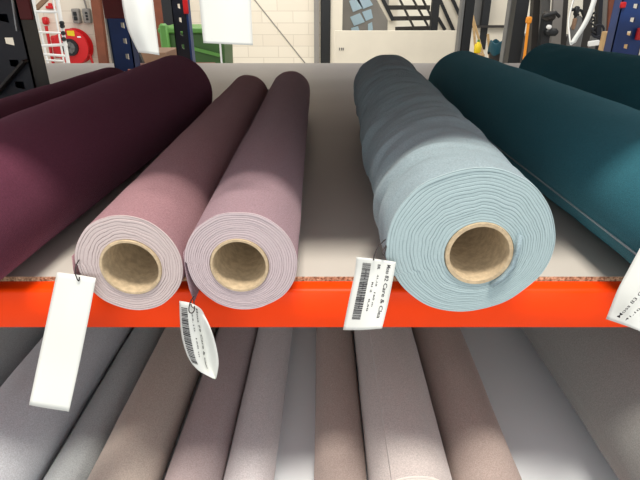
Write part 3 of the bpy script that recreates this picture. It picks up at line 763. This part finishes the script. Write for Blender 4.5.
t = thing('spool_stand', 'black spool arm with a grey cone, seen through the paper loop', 'machine', (a.x, 4.6, 0))
MB().tube([W(571, 10, 4.6), W(577, 9, 4.6), W(582, 11, 4.6), W(584, 17, 4.6), W(582, 24, 4.6)], .012, 8).build('arm', M['black'], t)
MB().box(W(576.5, 11, 4.58), (4*k_, .05, 9*k_), bev=.01).build('clamp', M['black'], t)
MB().lathe([(.06, -.5), (.055, -.14), (.03, -.06), (.012, -.04)], W(579, 17, 4.62)+Vector((0, 0, .05)), 'z', 20).build('cone', M['grey'], t)
MB().box(W(574, 24, 4.6), (3*k_, .04, 11*k_), bev=.006).build('fabric_swatch', M['kraft'], t)
MB().bar(W(577, 14, 4.65), (W(577, 14, 4.65).x, 4.65, 0), .03, .03).build('column', M['dgrey'], t)
a = W(593, 20, 4.4)
t = thing('thread_guide', 'twisted black thread guide above a blue grey coil, right of the paper loop', 'machine', (a.x, 4.4, 0))
pts = [W(593+2.2*math.cos(i*1.1), 12+i*1.25, 4.4+.02*math.sin(i*1.1)) for i in range(20)]
MB().tube(pts, .008, 8).build('twisted_rod', M['black'], t)
cc_ = W(598, 31, 4.4); MB().tube([cc_+Vector((.045*math.cos(i*.3927), .0, .045*math.sin(i*.3927))) for i in range(16)], .009, 8, closed=True).build('coil', M['navy'], t)
MB().bar(W(588, 44, 4.35), W(599, 42.5, 4.35), .025, .04, bev=.005).build('table_edge', M['white'], t)
MB().bar(W(594, 36, 4.42), (W(594, 36, 4.42).x, 4.42, 0), .04, .04).build('column', M['grey'], t)
a = W(583, 42, 4.9); o = MB().box((a.x, 5.75, a.z/2), (60*mpp(42, 4.9), .35, a.z), bev=.01).build('machine_table', M['dgrey']); tag(o, 'dark machine bench under the columns at the upper right', 'bench')
a = W(627, 30, 3.6); o = MB().box((a.x, 3.7, a.z/2), (.12, .2, a.z-.04), bev=.005).build('carton_stack', M['wood']); tag(o, 'pale wooden block left of the bright blue rack post', 'block')

# ------------------------------------------------------------------ light
def area(name, loc, size, power, color=(1, 1, 1), tgt=None, sy=None):
    l = bpy.data.lights.new(name, 'AREA'); l.energy = power; l.color = color; l.shape = 'RECTANGLE'; l.size = size; l.size_y = sy or size
    o = bpy.data.objects.new(name, l); col.objects.link(o); o.location = loc
    d = (Vector(tgt) - Vector(loc)) if tgt else Vector((0, 0, -1)); o.rotation_euler = d.to_track_quat('-Z', 'Y').to_euler(); return o
area('ceiling_and_fill_light', (0.15, -0.42, 4.2), 0.9, 155, (1.0, 0.92, 0.82), (0.0, 0.4, 1.0), 0.6)
area('ceiling_and_fill_light', (0.0, -2.8, 1.3), 3.2, 38, (0.96, 0.98, 1.0), (0, 0.6, 0.8), 1.4)  # low frontal fill added behind the camera to reach into both shelf levels
area('ceiling_and_fill_light', (-1.0, 5.6, 3.6), 3.0, 105, (1.0, 0.95, 0.87), (-0.6, 7.2, 0.8), 1.0)  # unseen light added to brighten the back wall
area('ceiling_and_fill_light', (3.0, 5.2, 3.6), 2.0, 40, (1.0, 0.95, 0.87), (3.0, 7.2, 0.8), 1.0)  # second unseen light added for the background on the right
area('ceiling_and_fill_light', (2.4, 10.2, 3.6), 2.0, 90, (0.95, 0.98, 1.0), (2.2, 12, 1.0), 1.0)  # unseen light added to lift the dark far wall
w = bpy.data.worlds.new('w'); bpy.context.scene.world = w; w.use_nodes = True
bg = w.node_tree.nodes['Background']; bg.inputs[0].default_value = (0.98, 0.98, 1.0, 1); bg.inputs[1].default_value = 0.88

cam = bpy.data.cameras.new('camera'); co = bpy.data.objects.new('camera', cam); col.objects.link(co)
co.location = (0, 0, CAM_Z); co.rotation_euler = (PI/2 - PITCH, 0, 0)
cam.sensor_width = 36; cam.lens = 36*F/640; cam.clip_start = 0.01
sc = bpy.context.scene; sc.camera = co
vs_ = sc.view_settings; vs_.view_transform = 'Standard'; vs_.look = 'None'; vs_.gamma = 1; vs_.use_curve_mapping = False; vs_.exposure = -0.1
for o in bpy.data.objects:
    for k_ in ('_o', '_cc', '_'):
        if k_ in o: del o[k_]
